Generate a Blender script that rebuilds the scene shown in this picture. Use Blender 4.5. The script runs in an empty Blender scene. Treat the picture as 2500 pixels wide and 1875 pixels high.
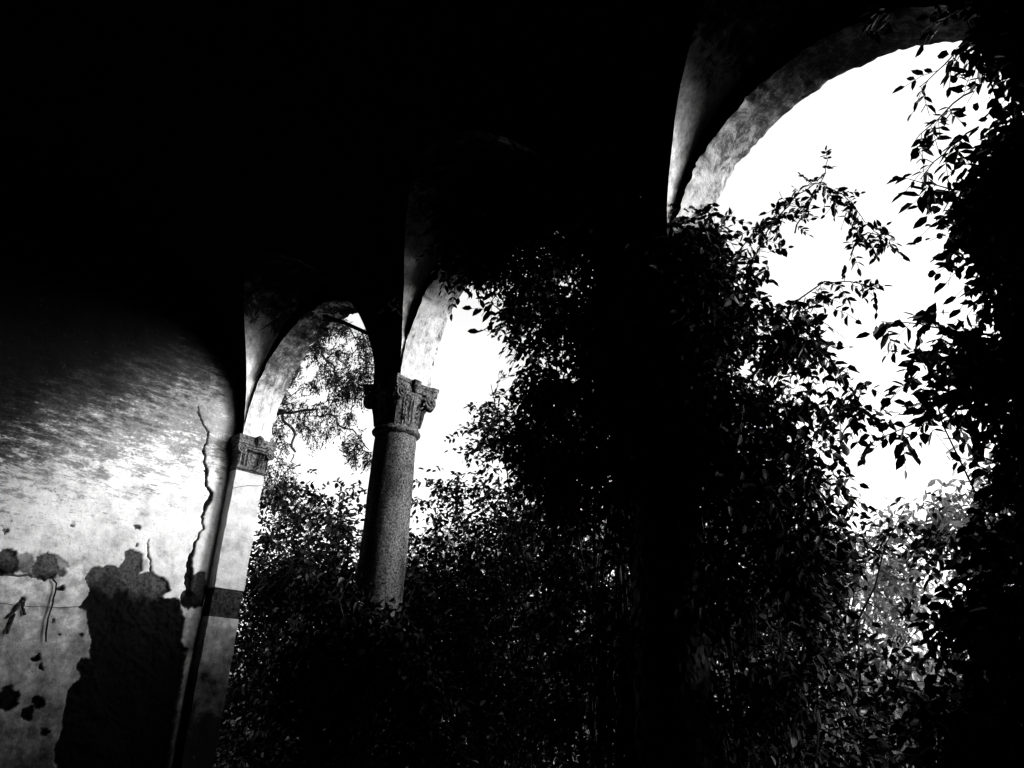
import bpy, bmesh, math, random
import numpy as np
from mathutils import Matrix, Vector
D = bpy.data; SC = bpy.context.scene
COL = SC.collection
rad = math.radians
rng = np.random.default_rng(7)

# ------------------------------------------------------------------ camera
cd = D.cameras.new("camera"); cam = D.objects.new("camera", cd); COL.objects.link(cam)
cd.sensor_width = 36; cd.lens = 27.02; cd.clip_start = .05; cd.clip_end = 3000
R_ = (0.72950, 0.68260, 0.04343); U_ = (0.23345, -0.30817, 0.92225); F_ = (-0.64290, 0.66264, 0.38416)
cam.matrix_world = Matrix(((R_[0], U_[0], -F_[0], 8.9745), (R_[1], U_[1], -F_[1], -4.1263),
                           (R_[2], U_[2], -F_[2], 1.6012), (0, 0, 0, 1)))
SC.camera = cam
# ------------------------------------------------------------------ sky, sun, exposure
SUN_EL, SUN_AZ = 18.5, 41.0          # azimuth of the light measured from +X towards +Y
w = D.worlds.new("World"); SC.world = w; w.use_nodes = True
nt = w.node_tree; nt.nodes.clear()
sky = nt.nodes.new('ShaderNodeTexSky'); sky.sky_type = 'NISHITA'; sky.sun_disc = False
sky.sun_elevation = rad(SUN_EL); sky.sun_rotation = rad(90 - SUN_AZ)
sky.dust_density = 4.0; sky.air_density = 1.0
bw = nt.nodes.new('ShaderNodeRGBToBW'); bg = nt.nodes.new('ShaderNodeBackground'); wo = nt.nodes.new('ShaderNodeOutputWorld')
bg.inputs['Strength'].default_value = 0.15
nt.links.new(sky.outputs[0], bw.inputs[0]); nt.links.new(bw.outputs[0], bg.inputs[0]); nt.links.new(bg.outputs[0], wo.inputs[0])
sl = D.lights.new("sun", 'SUN'); sl.energy = 1.05; sl.angle = rad(15); sl.color = (1, 1, 1)
so = D.objects.new("sun", sl); COL.objects.link(so)
sd = Vector((math.cos(rad(SUN_EL)) * math.cos(rad(SUN_AZ)), math.cos(rad(SUN_EL)) * math.sin(rad(SUN_AZ)), math.sin(rad(SUN_EL))))
so.rotation_euler = sd.to_track_quat('Z', 'Y').to_euler(); so.location = sd * 40
SC.view_settings.view_transform = 'Standard'; SC.view_settings.look = 'None'
SC.view_settings.gamma = 1; SC.view_settings.exposure = 2.15
SC.cycles.max_bounces = 6; SC.cycles.diffuse_bounces = 3

# ------------------------------------------------------------------ helpers
def tag(o, label=None, cat=None, group=None, kind=None):
    if label: o['label'] = label
    if cat: o['category'] = cat
    if group: o['group'] = group
    if kind: o['kind'] = kind
    return o
def empty(name, loc=(0, 0, 0), parent=None):
    o = D.objects.new(name, None); COL.objects.link(o); o.location = loc; o.parent = parent; return o
def mesh(name, v, f, mat, parent=None, smooth=False, attr=None, loc=None):
    me = D.meshes.new(name); v = np.asarray(v, dtype=np.float32)
    if isinstance(f, np.ndarray):
        n, k = f.shape
        me.vertices.add(len(v)); me.vertices.foreach_set('co', v.ravel())
        me.loops.add(n * k); me.loops.foreach_set('vertex_index', f.astype(np.int32).ravel())
        me.polygons.add(n); me.polygons.foreach_set('loop_start', np.arange(0, n * k, k, dtype=np.int32))
        me.update(calc_edges=True)
    else:
        me.from_pydata([tuple(map(float, q)) for q in v], [], f); me.update()
    me.materials.append(mat)
    if smooth: me.polygons.foreach_set('use_smooth', np.ones(len(me.polygons), dtype=bool))
    if attr:
        for k_, val in attr.items():
            a = me.attributes.new(k_, 'FLOAT', 'POINT'); a.data.foreach_set('value', np.asarray(val, dtype=np.float32))
    o = D.objects.new(name, me); COL.objects.link(o); o.parent = parent
    if loc: o.location = loc
    return o
class MB:
    def __init__(s): s.v = []; s.f = []; s.n = 0
    def add(s, v, f):
        s.v.append(np.asarray(v, float)); s.f += [tuple(int(i) + s.n for i in q) for q in f]; s.n += len(v); return s
    def box(s, a, b):
        x0, y0, z0 = a; x1, y1, z1 = b
        return s.add([(x0,y0,z0),(x1,y0,z0),(x1,y1,z0),(x0,y1,z0),(x0,y0,z1),(x1,y0,z1),(x1,y1,z1),(x0,y1,z1)],
                     [(0,3,2,1),(4,5,6,7),(0,1,5,4),(1,2,6,5),(2,3,7,6),(3,0,4,7)])
    def tube(s, pts, r, k=6):
        P = np.asarray(pts, float); n = len(P); rr = np.full(n, r) if np.isscalar(r) else np.asarray(r)
        T = np.gradient(P, axis=0); T /= np.linalg.norm(T, axis=1)[:, None] + 1e-9
        ref = np.array([0.31, 0.2, 0.93]); V = []; 
        for i in range(n):
            a = np.cross(T[i], ref); 
            if np.linalg.norm(a) < .05: a = np.cross(T[i], [1, 0, 0])
            a /= np.linalg.norm(a); b = np.cross(T[i], a)
            for j in range(k):
                t = 2 * math.pi * j / k; V.append(P[i] + rr[i] * (a * math.cos(t) + b * math.sin(t)))
        F = [(i*k+j, i*k+(j+1)%k, (i+1)*k+(j+1)%k, (i+1)*k+j) for i in range(n-1) for j in range(k)]
        F += [tuple(range(k))[::-1], tuple((n-1)*k+j for j in range(k))]
        return s.add(V, F)
    def lathe(s, prof, cx, cy, n=48, rfun=None):
        V = []
        for i, (r, z) in enumerate(prof):
            for j in range(n):
                t = 2 * math.pi * j / n; q = r if rfun is None else rfun(r, z, t)
                V.append((cx + q * math.cos(t), cy + q * math.sin(t), z))
        m = len(prof)
        F = [(i*n+j, i*n+(j+1)%n, (i+1)*n+(j+1)%n, (i+1)*n+j) for i in range(m-1) for j in range(n)]
        F += [tuple(range(n))[::-1], tuple((m-1)*n+j for j in range(n))]
        return s.add(V, F)
    def build(s, name, mat, parent=None, smooth=False): return mesh(name, np.vstack(s.v), s.f, mat, parent, smooth)

_tab = np.random.default_rng(3).random((64, 64, 64))
def vnoise(P, scale=1.0):
    P = np.asarray(P, float) * scale + 100.0
    i = np.floor(P).astype(int); f = P - i; f = f * f * (3 - 2 * f); i %= 64; j = (i + 1) % 64
    g = lambda a, b, c: _tab[a, b, c]
    x0, y0, z0 = i.T; x1, y1, z1 = j.T; fx, fy, fz = f.T
    c00 = g(x0,y0,z0)*(1-fx)+g(x1,y0,z0)*fx; c10 = g(x0,y1,z0)*(1-fx)+g(x1,y1,z0)*fx
    c01 = g(x0,y0,z1)*(1-fx)+g(x1,y0,z1)*fx; c11 = g(x0,y1,z1)*(1-fx)+g(x1,y1,z1)*fx
    return ((c00*(1-fy)+c10*fy)*(1-fz) + (c01*(1-fy)+c11*fy)*fz) * 2 - 1
def fbm(P, scale=1.0, oct=4, g=.5):
    r = 0; a = 1
    for k in range(oct): r = r + a * vnoise(P, scale * 2**k); a *= g
    return r

# ------------------------------------------------------------------ materials (black-and-white photograph: neutral greys)
def newmat(name, rough=.9, spec=.0):
    m = D.materials.new(name); m.use_nodes = True; n = m.node_tree.nodes; b = n['Principled BSDF']
    b.inputs['Roughness'].default_value = rough; b.inputs['Specular IOR Level'].default_value = spec
    return m, m.node_tree, n, b
def N(nt, t, **kw):
    n = nt.nodes.new(t)
    for k, v in kw.items():
        if hasattr(n, k): setattr(n, k, v)
        else: n.inputs[k.replace('_', ' ')].default_value = v
    return n
def ramp(nt, src, stops):
    r = nt.nodes.new('ShaderNodeValToRGB'); e = r.color_ramp.elements
    while len(e) < len(stops): e.new(.5)
    for q, (p, c) in zip(e, stops): q.position = p; q.color = (c, c, c, 1)
    nt.links.new(src, r.inputs[0]); return r.outputs[0]
def noise(nt, vec, scale, detail=6, rough=.6, dist=0):
    n = N(nt, 'ShaderNodeTexNoise', Scale=scale, Detail=detail, Roughness=rough, Distortion=dist)
    nt.links.new(vec, n.inputs['Vector']); return n.outputs['Fac']
def mapping(nt, vec, sc=(1,1,1), rot=(0,0,0)):
    m = N(nt, 'ShaderNodeMapping'); m.inputs['Scale'].default_value = sc; m.inputs['Rotation'].default_value = rot
    nt.links.new(vec, m.inputs['Vector']); return m.outputs[0]
def mixv(nt, fac, a, b):
    m = N(nt, 'ShaderNodeMix', data_type='RGBA')
    for s, v in ((m.inputs[0], fac), (m.inputs[6], a), (m.inputs[7], b)):
        if hasattr(v, 'links') or isinstance(v, bpy.types.NodeSocket): nt.links.new(v, s)
        else: s.default_value = v if s is m.inputs[0] else (v, v, v, 1)
    return m.outputs[2]
def mathn(nt, op, a, b=0.0):
    m = N(nt, 'ShaderNodeMath', operation=op)
    for s, v in ((m.inputs[0], a), (m.inputs[1], b)):
        if isinstance(v, bpy.types.NodeSocket): nt.links.new(v, s)
        else: s.default_value = v
    return m.outputs[0]
def bump(nt, b, h, strength, dist=.01):
    n = N(nt, 'ShaderNodeBump', Strength=strength, Distance=dist); nt.links.new(h, n.inputs['Height']); nt.links.new(n.outputs[0], b.inputs['Normal'])

def plaster_mat(name, base=.75, dirt=.2, amount=.5, streak=True, spots=True, grain=.12, stain_z=None, damp_shade_h=None):
    m, nt, n, b = newmat(name)
    geo = N(nt, 'ShaderNodeNewGeometry').outputs['Position']
    col = ramp(nt, noise(nt, geo, 3.0, 12, .75), [(.36, base * .55), (.50, base * .9), (.62, base * 1.12)])
    g = ramp(nt, noise(nt, geo, 90, 5, .85), [(.30, 1 - grain * 3.6), (.50, 1.0)])
    v = mapping(nt, geo, (1, 1.0, 4.2) if streak else (1, 1, 1), (rad(-9), 0, 0))
    s1 = noise(nt, v, 3.6, 14, .84, .1)
    lim = 1 - amount
    if stain_z is None:
        mask = ramp(nt, s1, [(.36 + lim * .28, 0), (.46 + lim * .28, 1)])
    else:
        sep = N(nt, 'ShaderNodeSeparateXYZ'); nt.links.new(geo, sep.inputs[0])
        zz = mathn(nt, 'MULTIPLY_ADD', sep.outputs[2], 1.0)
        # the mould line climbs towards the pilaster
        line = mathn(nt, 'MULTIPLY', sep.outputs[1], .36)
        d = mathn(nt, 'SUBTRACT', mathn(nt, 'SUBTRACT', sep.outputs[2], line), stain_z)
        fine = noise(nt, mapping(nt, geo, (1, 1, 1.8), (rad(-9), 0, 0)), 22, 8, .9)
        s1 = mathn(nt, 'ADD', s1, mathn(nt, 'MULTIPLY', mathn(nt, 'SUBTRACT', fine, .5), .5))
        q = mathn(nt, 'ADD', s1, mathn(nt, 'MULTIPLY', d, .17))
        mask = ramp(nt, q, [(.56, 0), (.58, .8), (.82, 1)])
        shadow_d = mathn(nt, 'SUBTRACT', sep.outputs[2], mathn(nt, 'ADD', mathn(nt, 'MULTIPLY', sep.outputs[1], .70), 5.30))
        deep = ramp(nt, mathn(nt, 'ADD', s1, mathn(nt, 'MULTIPLY', shadow_d, .30)), [(.44, 0), (.56, .8), (.72, .98)])  # mould plus the arch's shadow on the upper wall, painted in
        damp_shade_h = 2.75
    big = ramp(nt, noise(nt, geo, 1.1, 5, .6), [(.42, .7), (.55, 1)])
    dm = mathn(nt, 'MULTIPLY', mask, big)
    dcol = ramp(nt, noise(nt, geo, 24, 5, .7), [(.3, dirt * .5), (.7, dirt)])
    c = mixv(nt, dm, col, dcol)
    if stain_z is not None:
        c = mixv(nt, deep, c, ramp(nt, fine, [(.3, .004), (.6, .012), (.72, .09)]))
    if damp_shade_h is not None:
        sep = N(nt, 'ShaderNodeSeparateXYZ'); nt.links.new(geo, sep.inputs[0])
        low = mathn(nt, 'ADD', noise(nt, geo, 5, 8, .75), mathn(nt, 'MULTIPLY', mathn(nt, 'SUBTRACT', damp_shade_h, sep.outputs[2]), .19 if stain_z else .42))
        dark_tone = ramp(nt, low, [(.50, 1), (.62, .55), (.82, .2), (1.0, .03)])  # damp towards the foot; on the pilaster also shrub shade painted in
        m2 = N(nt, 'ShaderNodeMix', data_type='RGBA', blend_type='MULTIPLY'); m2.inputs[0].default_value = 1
        nt.links.new(c, m2.inputs[6]); nt.links.new(dark_tone, m2.inputs[7]); c = m2.outputs[2]
    if spots:
        sp = ramp(nt, noise(nt, geo, 14, 4, .75), [(.66, 0), (.70, 1)])
        c = mixv(nt, mathn(nt, 'MULTIPLY', sp, .75), c, dirt * .8)
        sp2 = ramp(nt, noise(nt, geo, 34, 6, .8), [(.64, 0), (.72, .7)]); c = mixv(nt, sp2, c, dirt * .9)
    mm = N(nt, 'ShaderNodeMix', data_type='RGBA', blend_type='MULTIPLY'); mm.inputs[0].default_value = 1
    nt.links.new(c, mm.inputs[6]); nt.links.new(g, mm.inputs[7]); c = mm.outputs[2]
    if name == 'end_wall_plaster':
        at = N(nt, 'ShaderNodeAttribute', attribute_name='bare').outputs['Fac']
        bc = ramp(nt, noise(nt, geo, 30, 7, .8), [(.35, .002), (.6, .006), (.80, .04)])
        uc = ramp(nt, noise(nt, geo, 34, 7, .8), [(.34, .006), (.66, .085)])
        a1 = mathn(nt, 'MULTIPLY', at, 2.2); a1.node.use_clamp = True
        a2 = mathn(nt, 'MULTIPLY_ADD', at, 3.0); a2.node.inputs[2].default_value = -2.0; a2.node.use_clamp = True
        c = mixv(nt, a2, mixv(nt, a1, c, uc), bc)
    nt.links.new(c, b.inputs['Base Color'])
    h = mathn(nt, 'ADD', noise(nt, geo, 60, 5, .7), mathn(nt, 'MULTIPLY', noise(nt, geo, 9, 5, .6), 1.5))
    bump(nt, b, h, .5, .008)
    return m
M = {}
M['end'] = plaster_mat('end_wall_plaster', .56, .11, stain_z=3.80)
M['pil'] = plaster_mat('pilaster_plaster', .37, .2, .3, damp_shade_h=2.5)
def soffit_mat():
    m, nt, n, b = newmat('soffit_plaster')
    geo = N(nt, 'ShaderNodeNewGeometry').outputs['Position']
    bias = N(nt, 'ShaderNodeAttribute', attribute_name='dark_bias').outputs['Fac']
    v = mapping(nt, geo, (1.3, 1.6, .7))
    s = noise(nt, v, 5, 12, .78, .7)
    q = mathn(nt, 'ADD', s, bias)
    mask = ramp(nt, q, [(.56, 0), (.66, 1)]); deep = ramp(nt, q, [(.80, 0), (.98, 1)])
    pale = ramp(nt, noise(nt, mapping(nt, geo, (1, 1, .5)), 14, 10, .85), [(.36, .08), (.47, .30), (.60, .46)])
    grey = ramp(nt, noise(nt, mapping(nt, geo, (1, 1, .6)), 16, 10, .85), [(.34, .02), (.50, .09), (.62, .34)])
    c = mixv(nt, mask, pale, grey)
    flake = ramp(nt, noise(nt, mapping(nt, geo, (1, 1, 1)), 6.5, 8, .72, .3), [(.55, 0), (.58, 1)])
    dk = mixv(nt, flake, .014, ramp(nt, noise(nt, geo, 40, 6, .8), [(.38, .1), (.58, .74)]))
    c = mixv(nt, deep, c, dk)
    sp = ramp(nt, noise(nt, geo, 19, 4, .7), [(.67, 0), (.71, 1)]); c = mixv(nt, sp, c, .06)
    nt.links.new(c, b.inputs['Base Color'])
    bump(nt, b, mathn(nt, 'ADD', noise(nt, geo, 60, 5, .7), mathn(nt, 'MULTIPLY', noise(nt, geo, 8, 5, .6), 1.5)), .6, .009)
    return m
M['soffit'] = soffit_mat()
def simple(name, lo, hi, scale, rough=.9, spec=.0, bs=.5, bd=.006, big=0):
    m, nt, n, b = newmat(name, rough, spec)
    geo = N(nt, 'ShaderNodeNewGeometry').outputs['Position']
    nf = noise(nt, geo, scale, 6, .7)
    c = ramp(nt, nf, [(.38, lo), (.62, hi)])
    if big:
        g2 = ramp(nt, noise(nt, mapping(nt, geo, (1, 1, .35)), 5, 8, .75), [(.36, .25), (.56, 1)])
        m2 = N(nt, 'ShaderNodeMix', data_type='RGBA', blend_type='MULTIPLY'); m2.inputs[0].default_value = 1
        nt.links.new(c, m2.inputs[6]); nt.links.new(g2, m2.inputs[7]); c = m2.outputs[2]
    nt.links.new(c, b.inputs['Base Color'])
    bump(nt, b, nf, bs, bd); return m
M['stone'] = simple('weathered_stone', .003, .135, 60, bs=1, big=1)
M['capital'] = simple('carved_stone', .006, .15, 40, bs=1, bd=.012, big=1)
M['near_black'] = simple('near_black_plaster', .001, .005, 6)  # near-black tone for the vault and the arcade wall faces
M['brick'] = simple('old_masonry', .02, .08, 20)
M['dark_tone'] = simple('dark_plaster', .003, .01, 5)  # even dark tone for back wall, side wall and floor
M['band'] = simple('bare_masonry_band', .004, .03, 30, bs=1)
M['bark'] = simple('bark', .012, .04, 30)
M['iron'] = simple('rusty_iron', .006, .02, 60)
M['ground'] = simple('leaf_litter', .01, .04, 8, bs=1, bd=.05)
# vault lunettes: limewash flaking off, shade towards the crown of the web painted into the colour
def web_mat():
    m, nt, n, b = newmat('vault_web_plaster')
    geo = N(nt, 'ShaderNodeNewGeometry').outputs['Position']
    sep = N(nt, 'ShaderNodeSeparateXYZ'); nt.links.new(geo, sep.inputs[0])
    s = noise(nt, mapping(nt, geo, (1.5, 1.5, .8)), 4, 8, .75, .8)
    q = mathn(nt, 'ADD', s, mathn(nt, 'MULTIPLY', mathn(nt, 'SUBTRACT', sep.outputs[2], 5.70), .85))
    q = mathn(nt, 'ADD', q, N(nt, 'ShaderNodeAttribute', attribute_name='dark_bias').outputs['Fac'])
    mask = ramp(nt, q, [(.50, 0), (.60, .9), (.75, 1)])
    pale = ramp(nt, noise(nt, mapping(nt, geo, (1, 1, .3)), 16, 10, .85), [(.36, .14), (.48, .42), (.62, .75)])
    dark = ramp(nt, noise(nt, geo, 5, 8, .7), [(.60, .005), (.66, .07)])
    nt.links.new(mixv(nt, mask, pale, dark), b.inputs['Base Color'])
    bump(nt, b, noise(nt, geo, 50, 5, .7), .5, .008); return m
M['web'] = web_mat()
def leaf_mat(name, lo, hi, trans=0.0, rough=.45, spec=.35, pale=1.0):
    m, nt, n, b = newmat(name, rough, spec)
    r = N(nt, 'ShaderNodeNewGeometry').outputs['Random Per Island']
    c = ramp(nt, r, [(0, lo), (.97, hi), (.975, hi * pale)]); nt.links.new(c, b.inputs['Base Color'])  # rare bright leaves: sun glints put into the leaf colour
    if trans:
        t = N(nt, 'ShaderNodeBsdfTranslucent'); nt.links.new(c, t.inputs[0])
        mx = N(nt, 'ShaderNodeMixShader'); mx.inputs[0].default_value = trans
        o = n['Material Output']; nt.links.new(b.outputs[0], mx.inputs[1]); nt.links.new(t.outputs[0], mx.inputs[2]); nt.links.new(mx.outputs[0], o.inputs[0])
    return m
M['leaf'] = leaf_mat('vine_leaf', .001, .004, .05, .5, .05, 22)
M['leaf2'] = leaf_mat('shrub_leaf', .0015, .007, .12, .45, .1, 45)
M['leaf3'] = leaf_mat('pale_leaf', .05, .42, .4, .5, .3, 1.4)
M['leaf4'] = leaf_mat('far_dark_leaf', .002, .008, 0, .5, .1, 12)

# ------------------------------------------------------------------ dimensions of the loggia (metres)
S, C1, R, RZ, ZS, T = 3.0, 1.7603, 1.2884, 1.3447, 4.4486, 0.377
NB = 4; XE = C1 + (NB - .5) * S; XW = .31; RB = 2.55; YB = -2 * RB; ZTOP = 7.6
LW, LH, HB = 1.31, 1.60, 2.15
# ground: one sheet to the horizon
g = 70; xs = np.concatenate([np.linspace(-900, -30, 8), np.linspace(-26, 36, g), np.linspace(45, 900, 8)])
XX, YY = np.meshgrid(xs, xs, indexing='ij'); P = np.stack([XX.ravel(), YY.ravel(), 0 * XX.ravel()], 1)
inside = (P[:, 0] > -1) & (P[:, 0] < 14) & (P[:, 1] > -6) & (P[:, 1] < 1)
P[:, 2] = np.where(inside, 0, .12 * fbm(P, .35, 3) - .05)
n = len(xs); ii, jj = np.meshgrid(np.arange(n-1), np.arange(n-1), indexing='ij')
F = np.stack([ii*n+jj, (ii+1)*n+jj, (ii+1)*n+jj+1, ii*n+jj+1], -1).reshape(-1, 4)
tag(mesh('ground', P, F, M['ground'], smooth=True), kind='structure')

house = empty('ruined_loggia', (0, 0, 0))
tag(house, 'abandoned vaulted stone loggia with flaking plaster, round arches and carved column capitals', 'building')

# ---- end wall: plaster coat with fallen patches and cracks (real relief)
BARE = [[-1.143,.5],[-1.143,0.861],[-1.195,1.177],[-1.164,1.272],[-1.173,1.477],[-1.151,1.618],[-1.158,1.76],[-1.085,1.851],[-1.141,2.11],[-1.223,2.266],[-1.28,2.319],[-1.219,2.463],[-1.295,2.59],[-1.273,2.686],[-1.187,2.738],[-1.08,2.746],[-1.01,2.748],[-0.988,2.824],[-1.006,2.902],[-0.938,2.953],[-0.839,2.953],[-0.772,2.874],[-0.762,2.793],[-0.786,2.685],[-0.723,2.734],[-0.625,2.74],[-0.534,2.712],[-0.429,2.627],[-0.41,2.58],[-0.457,2.517],[-0.486,2.498],[-0.261,2.492],[-0.223,2.357],[-0.178,2.313],[-0.16,2.072],[-0.10,1.98],[-0.09,1.822],[-0.06,1.621],[-0.07,1.393],[-0.06,1.141],[-0.05,0.84],[-.05,.5]]
BARE2 = [[-0.261,2.783],[-0.202,2.758],[-0.147,2.8],[-0.069,2.819],[0.019,2.483],[-0.169,2.395],[-0.243,2.453],[-0.273,2.548],[-0.212,2.639]]
CRACK = [[-0.547,4.698],[-0.476,4.597],[-0.351,4.432],[-0.347,4.312],[-0.377,4.265],[-0.333,4.099],[-0.274,3.957],[-0.239,3.791],[-0.163,3.712],[-0.194,3.572],[-0.215,3.437],[-0.181,3.317],[-0.244,3.129],[-0.26,2.988],[-0.235,2.787],[-0.193,2.591]]
CRACK2 = [[-0.752,3.084],[-0.753,2.976],[-0.684,2.854],[-0.644,2.753]]
GROOVE = [[-2.3,2.53],[-2.043,2.542],[-1.872,2.547],[-1.686,2.541]]
SPOTS = [[-1.68,2.656,0.121],[-2.05,2.645,0.118],[-1.695,1.446,0.102],[-1.438,1.414,0.059],[-1.5,1.319,0.055],[-1.547,1.812,0.031],[-1.805,2.317,0.027],[-1.473,1.733,0.024],[-0.888,3.202,0.029],[-2.109,2.914,0.02],[-1.54,3.104,0.016],[-1.31,1.149,0.035],[-0.537,2.613,0.049],[-1.499,2.163,0.016],[-1.385,2.044,0.016],[-1.201,2.053,0.018],[-0.883,2.999,0.018],[-1.485,2.474,0.016]]
def polydist(P, poly, closed=True):
    A = np.asarray(poly, float); B = np.roll(A, -1, 0)
    if not closed: A, B = A[:-1], B[:-1]
    best = np.full(len(P), 9e9); ins = np.zeros(len(P), bool)
    for a, b in zip(A, B):
        ab = b - a; t = np.clip(((P - a) @ ab) / (ab @ ab + 1e-12), 0, 1)
        best = np.minimum(best, np.hypot(*(P - a - t[:, None] * ab).T))
        c = ((a[1] > P[:, 1]) != (b[1] > P[:, 1])) & (P[:, 0] < (b[0] - a[0]) * (P[:, 1] - a[1]) / (b[1] - a[1] + 1e-12) + a[0]); ins ^= c
    return np.where(ins, best, -best) if closed else best
ys = np.concatenate([np.linspace(-5.1, -2.75, 60, endpoint=False), np.linspace(-2.75, 0, 250)])
zs_ = np.concatenate([np.linspace(-.05, .5, 12, endpoint=False), np.linspace(.5, 5.3, 430, endpoint=False), np.linspace(5.3, 7.1, 40)])
YY, ZZ = np.meshgrid(ys, zs_, indexing='ij'); Q = np.stack([YY.ravel(), ZZ.ravel()], 1)
Q3 = np.stack([0 * Q[:, 0], Q[:, 0], Q[:, 1]], 1)
J = Q + np.stack([fbm(Q3, 6, 6, .62), fbm(Q3 + 9, 6, 6, .62)], 1) * .026
Js = Q + np.stack([fbm(Q3 + 2, 15, 4, .6), fbm(Q3 + 7, 15, 4, .6)], 1) * .022
d = np.maximum(polydist(J, BARE), polydist(J, BARE2))
bare = np.clip(d / .012 + .5, 0, 1)
for y, z, r in SPOTS:
    bare = np.maximum(bare, np.clip((r - np.hypot(Js[:, 0] - y, Js[:, 1] - z)) / .010 + .4, 0, 1))
Jc = Q + np.stack([fbm(Q3, 16, 3), fbm(Q3 + 5, 16, 3)], 1) * .016
wid = np.interp(Q[:, 1], [2.5, 2.8, 3.1, 3.35, 3.6, 3.9, 4.2, 4.7], [.045, .04, .012, .010, .026, .018, .014, .006])
BAND = [[-2.4,2.56],[-1.72,2.555],[-1.56,2.60],[-1.42,2.67],[-1.60,2.75],[-1.75,2.72],[-2.4,2.74]]
bare = np.maximum(bare, .62 * np.clip((polydist(J, BAND) + fbm(Q3, 9, 4) * .05) / .02, 0, 1))
cr = np.clip((wid - polydist(Jc, CRACK, False)) / .008 + .5, 0, 1)
cr = np.maximum(cr, np.clip((.006 - polydist(Jc, CRACK2, False)) / .008 + .5, 0, 1) * .8)
cr = np.maximum(cr, np.clip((.010 - polydist(Jc, GROOVE, False)) / .01 + .5, 0, 1) * .8)
deepm = np.clip((2.72 - Q[:, 1] + .12 * fbm(Q3 + 4, 5, 4)) / .25, 0, 1) * .5 + .5
bare = bare * deepm
rel = .007 * fbm(Q3, 3, 6, .6) + bare * (-.035 + .02 * fbm(Q3, 4, 5, .6) + .006 * fbm(Q3, 30, 3)) - cr * .03
n2 = len(zs_); n1 = len(ys); ii, jj = np.meshgrid(np.arange(n1-1), np.arange(n2-1), indexing='ij')
F = np.stack([ii*n2+jj, (ii+1)*n2+jj, (ii+1)*n2+jj+1, ii*n2+jj+1], -1).reshape(-1, 4)
P = np.stack([XW + rel, Q[:, 0], Q[:, 1]], 1)
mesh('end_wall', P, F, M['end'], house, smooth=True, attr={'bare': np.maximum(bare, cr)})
MB().box((-.3, YB - .4, -.3), (.21, -.002, ZTOP)).build('end_wall_core', M['brick'], house)

# ---- arcade wall with soffits: one ring of section points per angle
def arcade():
    ths = np.linspace(0, math.pi, 181); secy = np.array([0, .004, .09, .19, .28, .35, .372, T])
    V = []; Fs = []; nv = 0; Vs = []; Fso = []; nvs = 0
    for k in range(NB):
        c = C1 + k * S; rows = []
        for t in ths:
            p = np.array([[c - R * math.cos(t), y, ZS + RZ * math.sin(t)] for y in secy])
            q = fbm(p, 5, 4) * .012 + fbm(p, 28, 2) * .005
            edge = np.array([1, 1, 0, 0, 0, .4, 1, 1]) * np.clip(fbm(p, 8, 5, .75), 0, 1) * .024
            rr = 1 + (edge - .004 + q) / R
            if t < .01 or t > 3.13: rr = 1 + q * 0
            p[:, 0] = c + (p[:, 0] - c) * rr; p[:, 2] = ZS + (p[:, 2] - ZS) * rr
            rows.append(p)
        A = np.array(rows); m = len(secy)
        Vs.append(A.reshape(-1, 3))
        for i in range(len(ths)-1):
            for j in range(m-1): Fso.append((nvs+i*m+j, nvs+(i+1)*m+j, nvs+(i+1)*m+j+1, nvs+i*m+j+1))
        nvs += len(ths) * m
        for side, jj_ in ((0, 0), (1, m-1)):
            lo = A[:, jj_].copy(); hi = lo.copy(); hi[:, 2] = ZTOP
            V.append(lo); V.append(hi); L = len(ths)
            for i in range(L-1):
                q = (nv+i, nv+i+1, nv+L+i+1, nv+L+i); Fs.append(q if side == 0 else q[::-1])
            nv += 2 * L
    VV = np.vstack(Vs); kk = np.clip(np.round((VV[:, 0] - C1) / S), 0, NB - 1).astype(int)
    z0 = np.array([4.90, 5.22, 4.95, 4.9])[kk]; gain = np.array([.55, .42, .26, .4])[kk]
    dark_bias = (VV[:, 2] - z0) * gain + .06 * (VV[:, 1] - T / 2) * np.where(kk == 1, 14, 3)  # darker towards the crown and outer edge, start height set per bay
    mesh('arch_soffit', VV, np.array(Fso), M['soffit'], house, smooth=True, attr={'dark_bias': dark_bias})
    b = MB(); b.add(np.vstack(V), Fs)
    for k in range(-1, NB):
        x0 = C1 + k * S + R; x1 = C1 + (k + 1) * S - R
        if k == -1: x0 = -.3
        if k == NB - 1: x1 = XE + .4
        b.add([(x0,0,ZS),(x1,0,ZS),(x1,0,ZTOP),(x0,0,ZTOP),(x0,T,ZS),(x1,T,ZS),(x1,T,ZTOP),(x0,T,ZTOP)],
              [(0,1,2,3),(5,4,7,6),(4,5,1,0),(3,2,6,7)])
    b.build('arcade_wall', M['near_black'], house)
arcade()
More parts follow.
